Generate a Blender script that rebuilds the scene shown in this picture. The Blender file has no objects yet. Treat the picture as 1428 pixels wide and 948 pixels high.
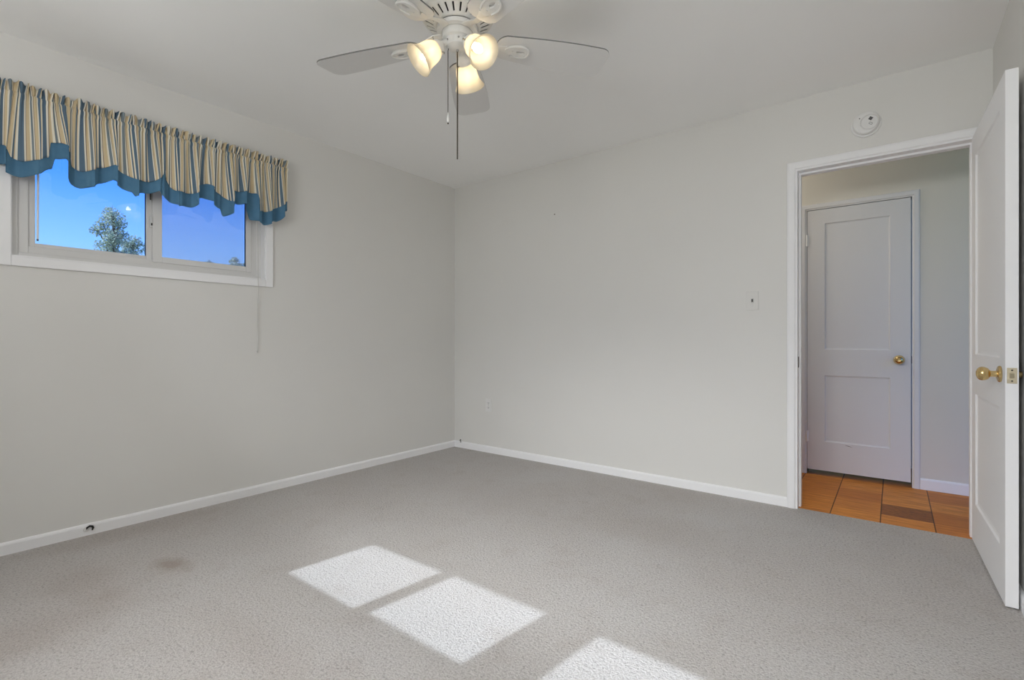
import bpy, bmesh, math, random
from mathutils import Vector, Matrix
PI = math.pi
R = math.radians
sc = bpy.context.scene
C = sc.collection

# ---------------------------------------------------------------- camera, sky, sun, exposure
cd = bpy.data.cameras.new('camera'); cam = bpy.data.objects.new('camera', cd); C.objects.link(cam)
cam.location = (3.2928, -3.3739, 1.0025); cam.rotation_euler = (PI/2, 0, R(37.68))
cd.sensor_fit = 'HORIZONTAL'; cd.sensor_width = 36.0; cd.lens = 36.0*689/1428; cd.clip_start = 0.02
cd.shift_y = 0.00035
sc.camera = cam
vs = sc.view_settings
sc.display_settings.display_device = 'sRGB'
vs.view_transform = 'Standard'; vs.look = 'None'; vs.gamma = 1.0; vs.use_curve_mapping = False
vs.exposure = 0.15
sc.cycles.use_denoising = True
sc.cycles.max_bounces = 14; sc.cycles.diffuse_bounces = 8; sc.cycles.transparent_max_bounces = 16
sc.cycles.sample_clamp_indirect = 8.0
sc.cycles.caustics_reflective = False; sc.cycles.caustics_refractive = False

W = bpy.data.worlds.new('sky'); sc.world = W; W.use_nodes = True
nt = W.node_tree; nt.nodes.clear()
tc = nt.nodes.new('ShaderNodeTexCoord'); sp = nt.nodes.new('ShaderNodeSeparateXYZ')
rp = nt.nodes.new('ShaderNodeValToRGB'); bg = nt.nodes.new('ShaderNodeBackground'); wo = nt.nodes.new('ShaderNodeOutputWorld')
nt.links.new(tc.outputs['Generated'], sp.inputs[0]); nt.links.new(sp.outputs['Z'], rp.inputs['Fac'])
e = rp.color_ramp.elements
e[0].position = 0.0; e[0].color = (.62, .78, 1.0, 1)
e[1].position = 0.42; e[1].color = (.045, .25, 1.15, 1)
k = e.new(0.15); k.color = (.24, .56, 1.3, 1)
k = e.new(0.25); k.color = (.078, .33, 1.3, 1)
bg.inputs['Strength'].default_value = 1.12
nt.links.new(rp.outputs['Color'], bg.inputs['Color']); nt.links.new(bg.outputs[0], wo.inputs[0])

sl = bpy.data.lights.new('sun', 'SUN'); sun = bpy.data.objects.new('sun', sl); C.objects.link(sun)
sl.energy = 6.4; sl.angle = R(0.6); sl.color = (.79, .87, 1.0)
sun.rotation_euler = Vector((.127, .992, -.921)).to_track_quat('-Z', 'Y').to_euler()
sun.location = (0, -12, 9)

def area(name, loc, direction, sx, sy, power, color=(1, 1, 1), spread=180):
    l = bpy.data.lights.new(name, 'AREA'); l.shape = 'RECTANGLE'; l.size = sx; l.size_y = sy
    l.energy = power; l.color = color; l.spread = R(spread)
    o = bpy.data.objects.new(name, l); C.objects.link(o); o.location = loc
    o.rotation_euler = Vector(direction).to_track_quat('-Z', 'Y').to_euler(); return o
# fill lights added outside the two sunny windows to boost daylight, and in the hall
for wx in (1.52, 2.75):
    area('daylight_fill', (wx, -3.96, 1.68), (-.05, 1, -1.0), 1.05, .42, 9.5, (.985, .99, 1), 120)
    area('daylight_fill', (wx, -3.96, 1.68), (-.08, 1, -1.3), 1.05, .42, 14.5, (.985, .99, 1), 90)
area('side_fill', (1.52, -3.95, 1.66), (-1, .40, .42), 1.05, .42, 11.5, (.985, .99, 1), 150)  # added fill, aimed sideways and up to even out walls and ceiling
area('side_fill', (2.75, -3.95, 1.66), (.5, .8, .42), 1.05, .42, 20, (.985, .99, 1), 150)
area('hall_fill', (2.0, .55, 2.40), (.25, .1, -1), .35, .35, 5.6, (1, .94, .84))  # added, no fixture seen; brightens the hall

# ---------------------------------------------------------------- materials
def mat(name, col, rough=.6, metal=0.0, spec=.4, **kw):
    m = bpy.data.materials.new(name); m.use_nodes = True
    b = m.node_tree.nodes['Principled BSDF']
    b.inputs['Base Color'].default_value = (*col, 1); b.inputs['Roughness'].default_value = rough
    b.inputs['Metallic'].default_value = metal; b.inputs['Specular IOR Level'].default_value = spec
    for a, v in kw.items(): b.inputs[a.replace('_', ' ')].default_value = v
    return m
class N:
    """small node-building helper"""
    def __init__(s, m): s.m = m; s.t = m.node_tree; s.b = s.t.nodes['Principled BSDF']
    def n(s, typ, **kw):
        o = s.t.nodes.new(typ)
        for a, v in kw.items(): setattr(o, a, v)
        return o
    def l(s, a, b): s.t.links.new(a, b)
    def math(s, op, a, b=None, c=None):
        o = s.n('ShaderNodeMath', operation=op)
        for i, v in enumerate((a, b, c)):
            if v is None: continue
            if hasattr(v, 'is_linked') or hasattr(v, 'links'): s.l(v, o.inputs[i])
            else: o.inputs[i].default_value = v
        return o.outputs[0]
    def noise(s, vec, scale, detail=3, rough=.5):
        o = s.n('ShaderNodeTexNoise'); o.inputs['Scale'].default_value = scale
        o.inputs['Detail'].default_value = detail; o.inputs['Roughness'].default_value = rough
        if vec is not None: s.l(vec, o.inputs['Vector'])
        return o.outputs['Fac']
    def ramp(s, fac, stops, interp='LINEAR'):
        o = s.n('ShaderNodeValToRGB'); cr = o.color_ramp; cr.interpolation = interp
        cr.elements[0].position = stops[0][0]; cr.elements[0].color = (*stops[0][1], 1)
        cr.elements[1].position = stops[-1][0]; cr.elements[1].color = (*stops[-1][1], 1)
        for p, c in stops[1:-1]:
            x = cr.elements.new(p); x.color = (*c, 1)
        s.l(fac, o.inputs['Fac']); return o.outputs['Color']
    def mix(s, fac, a, b, mode='MIX'):
        o = s.n('ShaderNodeMix', data_type='RGBA', blend_type=mode)
        for sock, v in ((o.inputs[0], fac), (o.inputs[6], a), (o.inputs[7], b)):
            if isinstance(v, (int, float)): sock.default_value = v
            elif isinstance(v, tuple): sock.default_value = (*v, 1)
            else: s.l(v, sock)
        return o.outputs[2]
    def bump(s, h, strength, dist):
        o = s.n('ShaderNodeBump'); o.inputs['Strength'].default_value = strength; o.inputs['Distance'].default_value = dist
        s.l(h, o.inputs['Height']); s.l(o.outputs[0], s.b.inputs['Normal'])

def painted(name, col, vary=.03):
    m = mat(name, col, .75, spec=.25); n = N(m)
    o = n.n('ShaderNodeTexCoord').outputs['Object']
    c = n.mix(n.noise(o, 1.3, 2), tuple(v*(1-vary) for v in col), tuple(min(1, v*(1+vary)) for v in col))
    n.l(c, n.b.inputs['Base Color'])
    n.bump(n.noise(o, 220, 3, .6), .08, .002)
    return m
M = {}
M['wall'] = painted('wall_paint', (.745, .737, .708))
M['ceiling'] = painted('ceiling_paint', (.92, .918, .905))
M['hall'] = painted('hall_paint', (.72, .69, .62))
M['trim'] = painted('white_trim_paint', (.88, .88, .885), .015)
M['door'] = painted('white_door_paint', (.90, .90, .905), .015)
M['vinyl'] = mat('white_vinyl', (.72, .715, .70), .35)
M['plastic'] = mat('white_plastic', (.78, .775, .76), .4)
M['fanwhite'] = mat('white_fan_enamel', (.76, .755, .73), .3)
M['blade'] = mat('white_fan_blade', (.73, .725, .71), .45)
M['halldoor'] = painted('greyer_white_door_paint', (.70, .70, .705), .015)  # white door paint in a darker tone than the bedroom door
M['halltrim'] = painted('greyer_white_trim_paint', (.74, .74, .745), .015)  # white trim paint in a darker tone than the bedroom trim
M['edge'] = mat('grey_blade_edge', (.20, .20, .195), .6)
M['dark'] = mat('dark_gap', (.02, .018, .018), .8)
M['black'] = mat('black_rubber', (.012, .012, .012), .5)
M['grey'] = mat('grey_plastic', (.10, .10, .10), .5)
M['seam'] = mat('grey_seam', (.30, .30, .30), .6)
M['chain'] = mat('dull_bronze', (.10, .085, .07), .45, .7)
M['brass'] = mat('polished_brass', (.74, .55, .26), .2, 1.0)
M['satin'] = mat('satin_brass', (.70, .62, .45), .35, .9)
M['steel'] = mat('dull_steel', (.42, .41, .39), .4, .9)
M['cord'] = mat('white_cord', (.62, .61, .58), .8)
M['bark'] = mat('tree_bark', (.10, .085, .065), .9)

def glass_mat():
    m = bpy.data.materials.new('window_glass'); m.use_nodes = True; t = m.node_tree; t.nodes.clear()
    a = t.nodes.new('ShaderNodeBsdfTransparent'); a.inputs[0].default_value = (.97, .98, .98, 1)
    g = t.nodes.new('ShaderNodeBsdfGlossy'); g.inputs['Roughness'].default_value = .02
    f = t.nodes.new('ShaderNodeFresnel'); f.inputs[0].default_value = 1.45
    x = t.nodes.new('ShaderNodeMixShader'); o = t.nodes.new('ShaderNodeOutputMaterial')
    t.links.new(f.outputs[0], x.inputs[0]); t.links.new(a.outputs[0], x.inputs[1]); t.links.new(g.outputs[0], x.inputs[2])
    t.links.new(x.outputs[0], o.inputs[0]); return m
M['glass'] = glass_mat()
def screen_mat():
    m = bpy.data.materials.new('insect_screen'); m.use_nodes = True; t = m.node_tree; t.nodes.clear()
    a = t.nodes.new('ShaderNodeBsdfTransparent')
    d = t.nodes.new('ShaderNodeBsdfTranslucent'); d.inputs[0].default_value = (1.0, .66, .55, 1)
    d2 = t.nodes.new('ShaderNodeBsdfDiffuse'); d2.inputs[0].default_value = (.75, .62, .65, 1)
    y = t.nodes.new('ShaderNodeMixShader')
    x = t.nodes.new('ShaderNodeMixShader'); x.inputs[0].default_value = .28
    o = t.nodes.new('ShaderNodeOutputMaterial')
    t.links.new(d2.outputs[0], y.inputs[1]); t.links.new(d.outputs[0], y.inputs[2])
    t.links.new(a.outputs[0], x.inputs[1]); t.links.new(y.outputs[0], x.inputs[2]); t.links.new(x.outputs[0], o.inputs[0]); return m
M['screen'] = screen_mat()
def shade_mat():
    m = bpy.data.materials.new('frosted_shade_glass'); m.use_nodes = True; t = m.node_tree; t.nodes.clear()
    tr = t.nodes.new('ShaderNodeBsdfTranslucent'); tr.inputs[0].default_value = (.96, .91, .80, 1)
    d = t.nodes.new('ShaderNodeBsdfDiffuse'); d.inputs[0].default_value = (.86, .82, .72, 1)
    gl = t.nodes.new('ShaderNodeBsdfGlossy'); gl.inputs['Roughness'].default_value = .25
    tp = t.nodes.new('ShaderNodeBsdfTransparent'); tp.inputs[0].default_value = (1, .93, .8, 1)
    m1 = t.nodes.new('ShaderNodeMixShader'); m1.inputs[0].default_value = .40
    m2 = t.nodes.new('ShaderNodeMixShader'); m2.inputs[0].default_value = .05
    m3 = t.nodes.new('ShaderNodeMixShader'); m3.inputs[0].default_value = .16
    o = t.nodes.new('ShaderNodeOutputMaterial'); L = t.links.new
    L(tr.outputs[0], m1.inputs[1]); L(d.outputs[0], m1.inputs[2])
    L(m1.outputs[0], m2.inputs[1]); L(gl.outputs[0], m2.inputs[2])
    L(m2.outputs[0], m3.inputs[1]); L(tp.outputs[0], m3.inputs[2]); L(m3.outputs[0], o.inputs[0]); return m
M['shade'] = shade_mat()
M['bulb'] = mat('lit_bulb', (1, .95, .85), .3, Emission_Color=(1, .86, .66, 1), Emission_Strength=10.0)

def carpet():
    m = mat('carpet_pile', (.45, .43, .41), .95, spec=.05); n = N(m)
    o = n.n('ShaderNodeTexCoord').outputs['Object']
    big = n.noise(o, 1.1, 4, .6); mid = n.noise(o, 5.5, 4, .65); fine = n.noise(o, 150, 2, .6); tuft = n.noise(o, 92, 3, .7)
    c = n.ramp(big, [(.30, (.56, .528, .503)), (.70, (.603, .585, .57))])
    c = n.mix(n.math('MULTIPLY', n.math('SUBTRACT', mid, .54), 1.9), c, (.465, .415, .378))
    c = n.mix(.55, c, n.ramp(tuft, [(.32, (.42, .41, .40)), (.48, (.92, .915, .91)), (.68, (1, 1, 1))]), 'MULTIPLY')
    c = n.mix(.45, c, n.ramp(fine, [(.33, (.55, .54, .53)), (.62, (1, 1, 1))]), 'MULTIPLY')
    sxyz = n.n('ShaderNodeSeparateXYZ'); n.l(o, sxyz.inputs[0])
    # worn and soiled spots, each with its own place and reach (x, y, rx, ry, strength)
    for (x, y, rx, ry, st) in ((.738, -2.554, .13, .085, 1.1), (.95, -3.08, .22, .45, .45), (.12, -2.55, .16, .55, .40), (.10, -.55, .30, .5, .05),
                               (2.30, -.85, .6, .30, .28), (1.35, -.95, .5, .45, .20), (1.70, -2.60, .45, .12, .25), (.62, -2.85, .25, .16, .35), (1.55, -.12, 1.2, .10, .12)):
        dx = n.math('DIVIDE', n.math('SUBTRACT', sxyz.outputs['X'], x), rx); dy = n.math('DIVIDE', n.math('SUBTRACT', sxyz.outputs['Y'], y), ry)
        d = n.math('SQRT', n.math('ADD', n.math('MULTIPLY', dx, dx), n.math('MULTIPLY', dy, dy)))
        d = n.math('SUBTRACT', 1.0, n.math('ADD', d, n.math('MULTIPLY', n.math('SUBTRACT', mid, .5), 2.2)))
        k = n.n('ShaderNodeClamp'); n.l(n.math('MULTIPLY', d, st*.8), k.inputs[0]); k.inputs['Max'].default_value = st*.6
        c = n.mix(k.outputs[0], c, (.32, .26, .215))
    n.l(c, n.b.inputs['Base Color'])
    h = n.math('ADD', n.math('MULTIPLY', tuft, .7), n.math('MULTIPLY', fine, .5))
    n.bump(h, .9, .008)
    return m
M['carpet'] = carpet()

def parquet():
    m = mat('parquet', (.4, .18, .06), .45, spec=.15); n = N(m)
    o = n.n('ShaderNodeTexCoord').outputs['Object']; s = n.n('ShaderNodeSeparateXYZ'); n.l(o, s.inputs[0])
    T = .2345
    xs = n.math('DIVIDE', n.math('SUBTRACT', s.outputs['X'], 3.0), T); ys = n.math('DIVIDE', n.math('SUBTRACT', s.outputs['Y'], .19), T)
    ix = n.math('FLOOR', xs); iy = n.math('FLOOR', ys)
    cv = n.n('ShaderNodeCombineXYZ'); n.l(ix, cv.inputs[0]); n.l(iy, cv.inputs[1])
    wn = n.n('ShaderNodeTexWhiteNoise', noise_dimensions='2D'); n.l(cv.outputs[0], wn.inputs['Vector'])
    mp = n.n('ShaderNodeMapping'); mp.inputs['Scale'].default_value = (6, 48, 1); n.l(o, mp.inputs[0])
    gr = n.noise(mp.outputs[0], 1.0, 5, .65)
    mp2 = n.n('ShaderNodeMapping'); mp2.inputs['Scale'].default_value = (30, 60, 1); mp2.inputs['Rotation'].default_value = (0, 0, .5); n.l(o, mp2.inputs[0])
    fl = n.noise(mp2.outputs[0], 1.0, 4, .7)
    c = n.ramp(wn.outputs['Value'], [(0, (.54, .185, .034)), (.35, (.72, .27, .045)), (.7, (.84, .35, .065)), (1, (.62, .22, .040))])
    c = n.mix(n.math('MULTIPLY', n.math('SUBTRACT', gr, .34), 2.0), c, (.34, .10, .018))
    # one dark strip and a paler, worn neighbour
    dk = n.math('MULTIPLY', n.math('COMPARE', ix, 1.0, .1), n.math('COMPARE', iy, 0.0, .1))
    c = n.mix(n.math('MULTIPLY', dk, n.math('MULTIPLY', n.math('SUBTRACT', fl, .12), 1.5)), c, (.10, .045, .02))
    fx = n.math('FRACT', xs); ed = n.math('MAXIMUM', n.math('LESS_THAN', fx, .012), n.math('GREATER_THAN', fx, .988))
    c = n.mix(n.math('MULTIPLY', ed, .85), c, (.045, .02, .008))
    fy = n.math('FRACT', n.math('MULTIPLY', ys, 5.0)); es = n.math('LESS_THAN', fy, .035)
    c = n.mix(n.math('MULTIPLY', es, .35), c, (.10, .04, .012))
    n.l(c, n.b.inputs['Base Color']); n.bump(gr, .08, .002)
    return m
M['parquet'] = parquet()

def striped():
    m = mat('striped_cotton', (.6, .5, .3), .85, spec=.1); n = N(m)
    uv = n.n('ShaderNodeUVMap'); s = n.n('ShaderNodeSeparateXYZ'); n.l(uv.outputs[0], s.inputs[0])
    f = n.math('FRACT', n.math('DIVIDE', s.outputs['X'], .105))
    BL, CR, TN, DK, GR = (.135, .205, .275), (.86, .82, .70), (.70, .58, .37), (.27, .19, .15), (.23, .28, .31)
    c = n.ramp(f, [(0, BL), (.18, CR), (.245, DK), (.265, TN), (.385, CR), (.455, GR), (.565, CR), (.625, DK), (.645, TN), (.77, CR), (.83, BL), (.91, TN), (.94, CR), (.995, BL)], 'CONSTANT')
    n.l(c, n.b.inputs['Base Color'])
    o = n.n('ShaderNodeTexCoord').outputs['Object']; n.bump(n.noise(o, 900, 2), .15, .001)
    tr = n.n('ShaderNodeBsdfTranslucent'); n.l(c, tr.inputs[0]); mx = n.n('ShaderNodeMixShader'); mx.inputs[0].default_value = .12
    n.l(n.b.outputs[0], mx.inputs[1]); n.l(tr.outputs[0], mx.inputs[2]); n.l(mx.outputs[0], n.t.nodes['Material Output'].inputs[0])
    return m
M['striped'] = striped()
def bluecloth():
    m = mat('blue_cotton', (.075, .20, .34), .8, spec=.1); n = N(m)
    o = n.n('ShaderNodeTexCoord').outputs['Object']
    c = n.mix(n.noise(o, 25, 3), (.095, .235, .385), (.15, .32, .475)); n.l(c, n.b.inputs['Base Color'])
    tr = n.n('ShaderNodeBsdfTranslucent'); tr.inputs[0].default_value = (.04, .15, .27, 1); mx = n.n('ShaderNodeMixShader'); mx.inputs[0].default_value = .25
    n.l(n.b.outputs[0], mx.inputs[1]); n.l(tr.outputs[0], mx.inputs[2]); n.l(mx.outputs[0], n.t.nodes['Material Output'].inputs[0])
    return m
M['blue'] = bluecloth()
def leafmat():
    m = mat('leaves', (.08, .12, .06), .55, spec=.3); n = N(m)
    oi = n.n('ShaderNodeNewGeometry'); c = n.ramp(oi.outputs['Random Per Island'], [(0, (.26, .34, .24)), (.6, (.50, .58, .43)), (1, (.78, .82, .68))])
    n.l(c, n.b.inputs['Base Color'])
    tr = n.n('ShaderNodeBsdfTranslucent'); n.l(c, tr.inputs[0]); mx = n.n('ShaderNodeMixShader'); mx.inputs[0].default_value = .35
    n.l(n.b.outputs[0], mx.inputs[1]); n.l(tr.outputs[0], mx.inputs[2]); n.l(mx.outputs[0], n.t.nodes['Material Output'].inputs[0])
    return m
M['leaf'] = leafmat()
M['lawn'] = mat('lawn', (.07, .12, .04), .9)

# ---------------------------------------------------------------- mesh helpers
def box(bm, lo, hi, bevel=0.0, mtx=None):
    lo = [min(a, b) for a, b in zip(lo, hi)] if any(a > b for a, b in zip(lo, hi)) else lo
    r = bmesh.ops.create_cube(bm, size=1.0)
    s = Vector(hi) - Vector(lo); c = (Vector(hi) + Vector(lo))/2
    for v in r['verts']:
        v.co = Vector((v.co.x*s.x, v.co.y*s.y, v.co.z*s.z)) + c
    vs_ = r['verts']
    if bevel > 0:
        ed = list({e for v in vs_ for e in v.link_edges})
        g = bmesh.ops.bevel(bm, geom=ed, offset=bevel, segments=2, profile=.6, affect='EDGES')
        vs_ = list({v for f in g['faces'] for v in f.verts} | {v for v in vs_ if v.is_valid})
    if mtx is not None:
        bmesh.ops.transform(bm, matrix=mtx, verts=vs_)
def lathe(bm, prof, seg=32, mtx=None, cap0=False, cap1=False):
    mtx = mtx or Matrix(); rings = []
    for (r, z) in prof:
        if r < 1e-6: rings.append([bm.verts.new(mtx @ Vector((0, 0, z)))])
        else: rings.append([bm.verts.new(mtx @ Vector((r*math.cos(2*PI*i/seg), r*math.sin(2*PI*i/seg), z))) for i in range(seg)])
    for a, b in zip(rings, rings[1:]):
        for i in range(seg):
            j = (i+1) % seg
            q = [a[i % len(a)], a[j % len(a)], b[j % len(b)], b[i % len(b)]]
            u = []
            for v in q:
                if v not in u: u.append(v)
            if len(u) > 2: bm.faces.new(u)
    if cap0 and len(rings[0]) > 1: bm.faces.new(rings[0][::-1])
    if cap1 and len(rings[-1]) > 1: bm.faces.new(rings[-1])
    return rings
def tube(bm, pts, rad, seg=10):
    pts = [Vector(p) for p in pts]; n = len(pts); rings = []
    rad = rad if isinstance(rad, (list, tuple)) else [rad]*n
    prev = None
    for i, p in enumerate(pts):
        t = (pts[min(i+1, n-1)] - pts[max(i-1, 0)]).normalized()
        a = prev if prev is not None else (Vector((0, 0, 1)) if abs(t.z) < .9 else Vector((1, 0, 0)))
        u = (a - t*a.dot(t)).normalized(); w = t.cross(u); prev = u
        rings.append([bm.verts.new(p + rad[i]*(u*math.cos(2*PI*q/seg) + w*math.sin(2*PI*q/seg))) for q in range(seg)])
    for a, b in zip(rings, rings[1:]):
        for q in range(seg): bm.faces.new([a[q], a[(q+1) % seg], b[(q+1) % seg], b[q]])
    bm.faces.new(rings[0][::-1]); bm.faces.new(rings[-1])
def prism(bm, outline, z0, z1, mtx=None):
    mtx = mtx or Matrix()
    a = [bm.verts.new(mtx @ Vector((x, y, z0))) for x, y in outline]; b = [bm.verts.new(mtx @ Vector((x, y, z1))) for x, y in outline]
    n = len(a)
    bm.faces.new(a[::-1]); bm.faces.new(b)
    for i in range(n): bm.faces.new([a[i], a[(i+1) % n], b[(i+1) % n], b[i]])
def ringprism(bm, outer, inner, z0, z1, mtx=None):
    mtx = mtx or Matrix(); n = len(outer)
    L = [[bm.verts.new(mtx @ Vector((x, y, z))) for x, y in o] for o in (outer, inner) for z in (z0, z1)]
    o0, o1, i0, i1 = L
    for i in range(n):
        j = (i+1) % n
        bm.faces.new([o0[i], o0[j], o1[j], o1[i]]); bm.faces.new([i0[j], i0[i], i1[i], i1[j]])
        bm.faces.new([o1[i], o1[j], i1[j], i1[i]]); bm.faces.new([o0[j], o0[i], i0[i], i0[j]])
def obj(name, bm, m, parent=None, smooth=None, loc=None, rot=None, bevel=0):
    bmesh.ops.recalc_face_normals(bm, faces=bm.faces)
    me = bpy.data.meshes.new(name); bm.to_mesh(me); bm.free()
    o = bpy.data.objects.new(name, me); C.objects.link(o)
    if m is not None: me.materials.append(m)
    if smooth is not None:
        for p in me.polygons: p.use_smooth = True
        if smooth > 0: me.set_sharp_from_angle(angle=R(smooth))
    if parent: o.parent = parent
    if loc: o.location = loc
    if rot: o.rotation_euler = rot
    if bevel:
        b = o.modifiers.new('bevel', 'BEVEL'); b.width = bevel; b.segments = 2; b.limit_method = 'ANGLE'; b.angle_limit = R(40)
    return o
def tag(o, label, cat, group=None, kind=None):
    o['label'] = label; o['category'] = cat
    if group: o['group'] = group
    if kind: o['kind'] = kind
    return o
def thing(name, label, cat, loc=(0, 0, 0), rot=(0, 0, 0), group=None, kind=None):
    o = bpy.data.objects.new(name, None); C.objects.link(o); o.location = loc; o.rotation_euler = rot
    o.empty_display_size = .1
    return tag(o, label, cat, group, kind)
def B(): return bmesh.new()
def struct(name, bm, m, label, cat, **kw): return tag(obj(name, bm, m, **kw), label, cat, kind='structure')
def duptree(o, parent=None):
    c = o.copy(); C.objects.link(c)
    if parent is not None: c.parent = parent
    for ch in list(o.children): duptree(ch, c)
    return c

# ---------------------------------------------------------------- room shell
H = 2.44; X1 = 3.68; Y0 = -3.80; T = .12; YH = .95
DX0, DX1, DZ = 2.840, 3.612, 2.010                     # doorway between the jambs
WL = dict(a=-2.975, b=-1.785, z0=1.402, z1=2.085)       # window in the left wall
WR = [(.935, 2.105, 1.402, 1.965), (2.165, 3.335, 1.402, 1.965)]   # windows in the sunny wall behind

bm = B(); box(bm, (-.13, Y0-.13, -.15), (X1+.13, .015, 0)); struct('floor', bm, M['carpet'], 'pale grey cut pile carpet covering the bedroom floor', 'floor')
bm = B(); box(bm, (-.13, Y0-.13, H), (X1+.13, T, H+.12)); struct('ceiling', bm, M['ceiling'], 'plain off white bedroom ceiling', 'ceiling')
def wall_holes(axis, p0, p1, a0, a1, z0, z1, holes):
    """wall slab between planes p0,p1 on axis; spans a0..a1; rectangular holes (a,b,z0,z1)"""
    bm = B()
    def bx(u0, u1, w0, w1):
        if u1-u0 < 1e-5 or w1-w0 < 1e-5: return
        if axis == 0: box(bm, (p0, u0, w0), (p1, u1, w1))
        else: box(bm, (u0, p0, w0), (u1, p1, w1))
    u = a0
    for (a, b, c, d) in sorted(holes):
        bx(u, a, z0, z1); bx(a, b, z0, c); bx(a, b, d, z1); u = b
    bx(u, a1, z0, z1); return bm
struct('wall_left', wall_holes(0, -T, 0, Y0, 0, 0, H, [(WL['a'], WL['b'], WL['z0'], WL['z1'])]), M['wall'], 'off white wall holding the small high sliding window', 'wall')
struct('wall_back', wall_holes(1, 0, T, -T, X1+T, 0, H, [(DX0-.02, DX1+.02, 0, DZ+.02)]), M['wall'], 'off white wall with the open doorway', 'wall')
struct('wall_right', wall_holes(0, X1, X1+T, Y0, 0, 0, H, []), M['wall'], 'off white wall behind the open door', 'wall')
struct('wall_rear', wall_holes(1, Y0-T, Y0, -T, X1+T, 0, H, WR), M['wall'], 'off white sunny wall behind the camera with two windows', 'wall')
# hall beyond the doorway
bm = B(); box(bm, (.8, .015, -.15), (5.2, YH+.75, -.002)); struct('floor_hall', bm, M['parquet'], 'orange brown wood parquet floor of the hall', 'floor')
bm = B(); box(bm, (.8, T, H), (5.2, YH+.75, H+.12)); struct('ceiling_hall', bm, M['ceiling'], 'hall ceiling above the parquet', 'ceiling')
HX0, HX1, HZ = 2.772, 3.394, 1.985
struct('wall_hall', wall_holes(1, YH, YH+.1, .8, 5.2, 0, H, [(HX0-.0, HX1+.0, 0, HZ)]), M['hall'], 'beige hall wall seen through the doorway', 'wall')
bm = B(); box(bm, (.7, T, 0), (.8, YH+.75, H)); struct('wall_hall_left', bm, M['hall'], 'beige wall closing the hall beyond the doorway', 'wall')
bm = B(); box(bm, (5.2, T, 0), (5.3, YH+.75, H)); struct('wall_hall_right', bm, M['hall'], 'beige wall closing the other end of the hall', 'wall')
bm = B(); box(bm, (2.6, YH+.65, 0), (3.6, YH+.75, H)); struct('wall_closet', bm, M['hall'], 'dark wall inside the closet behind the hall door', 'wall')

bm = B(); box(bm, (-.60, Y0-.42, H+.12), (5.4, YH+.9, H+.22)); struct('sun_shield', bm, M['ceiling'], 'added unseen slab with eaves keeping the sun off the left window', 'sun_shield')  # unseen slab added to block grazing sun at the left window
# baseboards with a rounded top edge
def base_prof(bm, p, q, n, h=.058, t=.013):
    p = Vector((*p, 0)); q = Vector((*q, 0)); n = Vector((*n, 0))
    pr = [(0, 0), (t, 0), (t, h-.012), (t*.75, h-.004), (t*.35, h), (0, h)]
    a = [bm.verts.new(p + n*x + Vector((0, 0, z))) for x, z in pr]; b = [bm.verts.new(q + n*x + Vector((0, 0, z))) for x, z in pr]
    k = len(pr)
    for i in range(k): bm.faces.new([a[i], a[(i+1) % k], b[(i+1) % k], b[i]])
    bm.faces.new(a[::-1]); bm.faces.new(b)
bm = B(); base_prof(bm, (0, Y0), (0, 0), (1, 0)); struct('baseboard_left', bm, M['trim'], 'white baseboard along the wall under the window', 'baseboard')
bm = B(); base_prof(bm, (.013, 0), (2.789, 0), (0, -1)); struct('baseboard_back', bm, M['trim'], 'white baseboard along the wall left of the doorway', 'baseboard')
bm = B(); base_prof(bm, (X1, Y0), (X1, -.014), (-1, 0)); struct('baseboard_right', bm, M['trim'], 'white baseboard behind the open door', 'baseboard')
bm = B(); base_prof(bm, (.013, Y0), (X1-.013, Y0), (0, 1)); struct('baseboard_rear', bm, M['trim'], 'white baseboard below the sunny windows', 'baseboard')
bm = B(); base_prof(bm, (3.435, YH), (5.2, YH), (0, -1), .075); base_prof(bm, (.8, YH), (2.735, YH), (0, -1), .075)
struct('baseboard_hall', bm, M['trim'], 'white baseboard of the hall wall beside the closed door', 'baseboard')

# door casings: mitred moulding swept round an opening
def casing(bm, x0, x1, zt, y, n, w, t, z0=0.0):
    """legs and head of a casing outside the opening x0..x1, top zt; wall plane y, facing n (+-1)"""
    pr = [(0, 0), (0, t*.55), (w*.18, t*.62), (w*.24, t*.9), (w*.30, t), (w*.78, t), (w*.95, t*.8), (w, t*.55), (w, 0)]
    st = []
    for corner in range(4):
        row = []
        for d, h in pr:
            x = (x0-d) if corner in (0, 1) else (x1+d)
            z = z0 if corner in (0, 3) else zt+d
            row.append(bm.verts.new((x, y+n*h, z)))
        st.append(row)
    k = len(pr)
    for a, b in zip(st, st[1:]):
        for i in range(k-1): bm.faces.new([a[i], a[i+1], b[i+1], b[i]])
    bm.faces.new(st[0]); bm.faces.new(st[3][::-1])
t1 = B(); casing(t1, DX0, DX1, DZ, 0, -1, .055, .018); casing(t1, DX0, DX1, DZ, T, 1, .055, .018)
tr1 = struct('trim_1', t1, M['trim'], 'white moulded casing around the open doorway', 'door trim')
bm = B()
box(bm, (DX0-.02, .0, 0), (DX0, T, DZ+.02)); box(bm, (DX1, .0, 0), (DX1+.02, T, DZ+.02)); box(bm, (DX0, .0, DZ), (DX1, T, DZ+.02))
box(bm, (DX0, .045, 0), (DX0+.011, .085, DZ)); box(bm, (DX1-.011, .045, 0), (DX1, .085, DZ)); box(bm, (DX0+.011, .045, DZ-.011), (DX1-.011, .085, DZ))
o = obj('jamb', bm, M['trim'], tr1); o['kind'] = 'structure'
bm = B(); box(bm, (DX0, .012, .84), (DX0+.0025, .034, .905)); obj('strike_plate', bm, M['chain'], tr1)['label'] = 'dark metal strike plate'
t2 = B(); casing(t2, HX0+.002, HX1-.002, HZ-.005, YH, -1, .042, .014)
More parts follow.
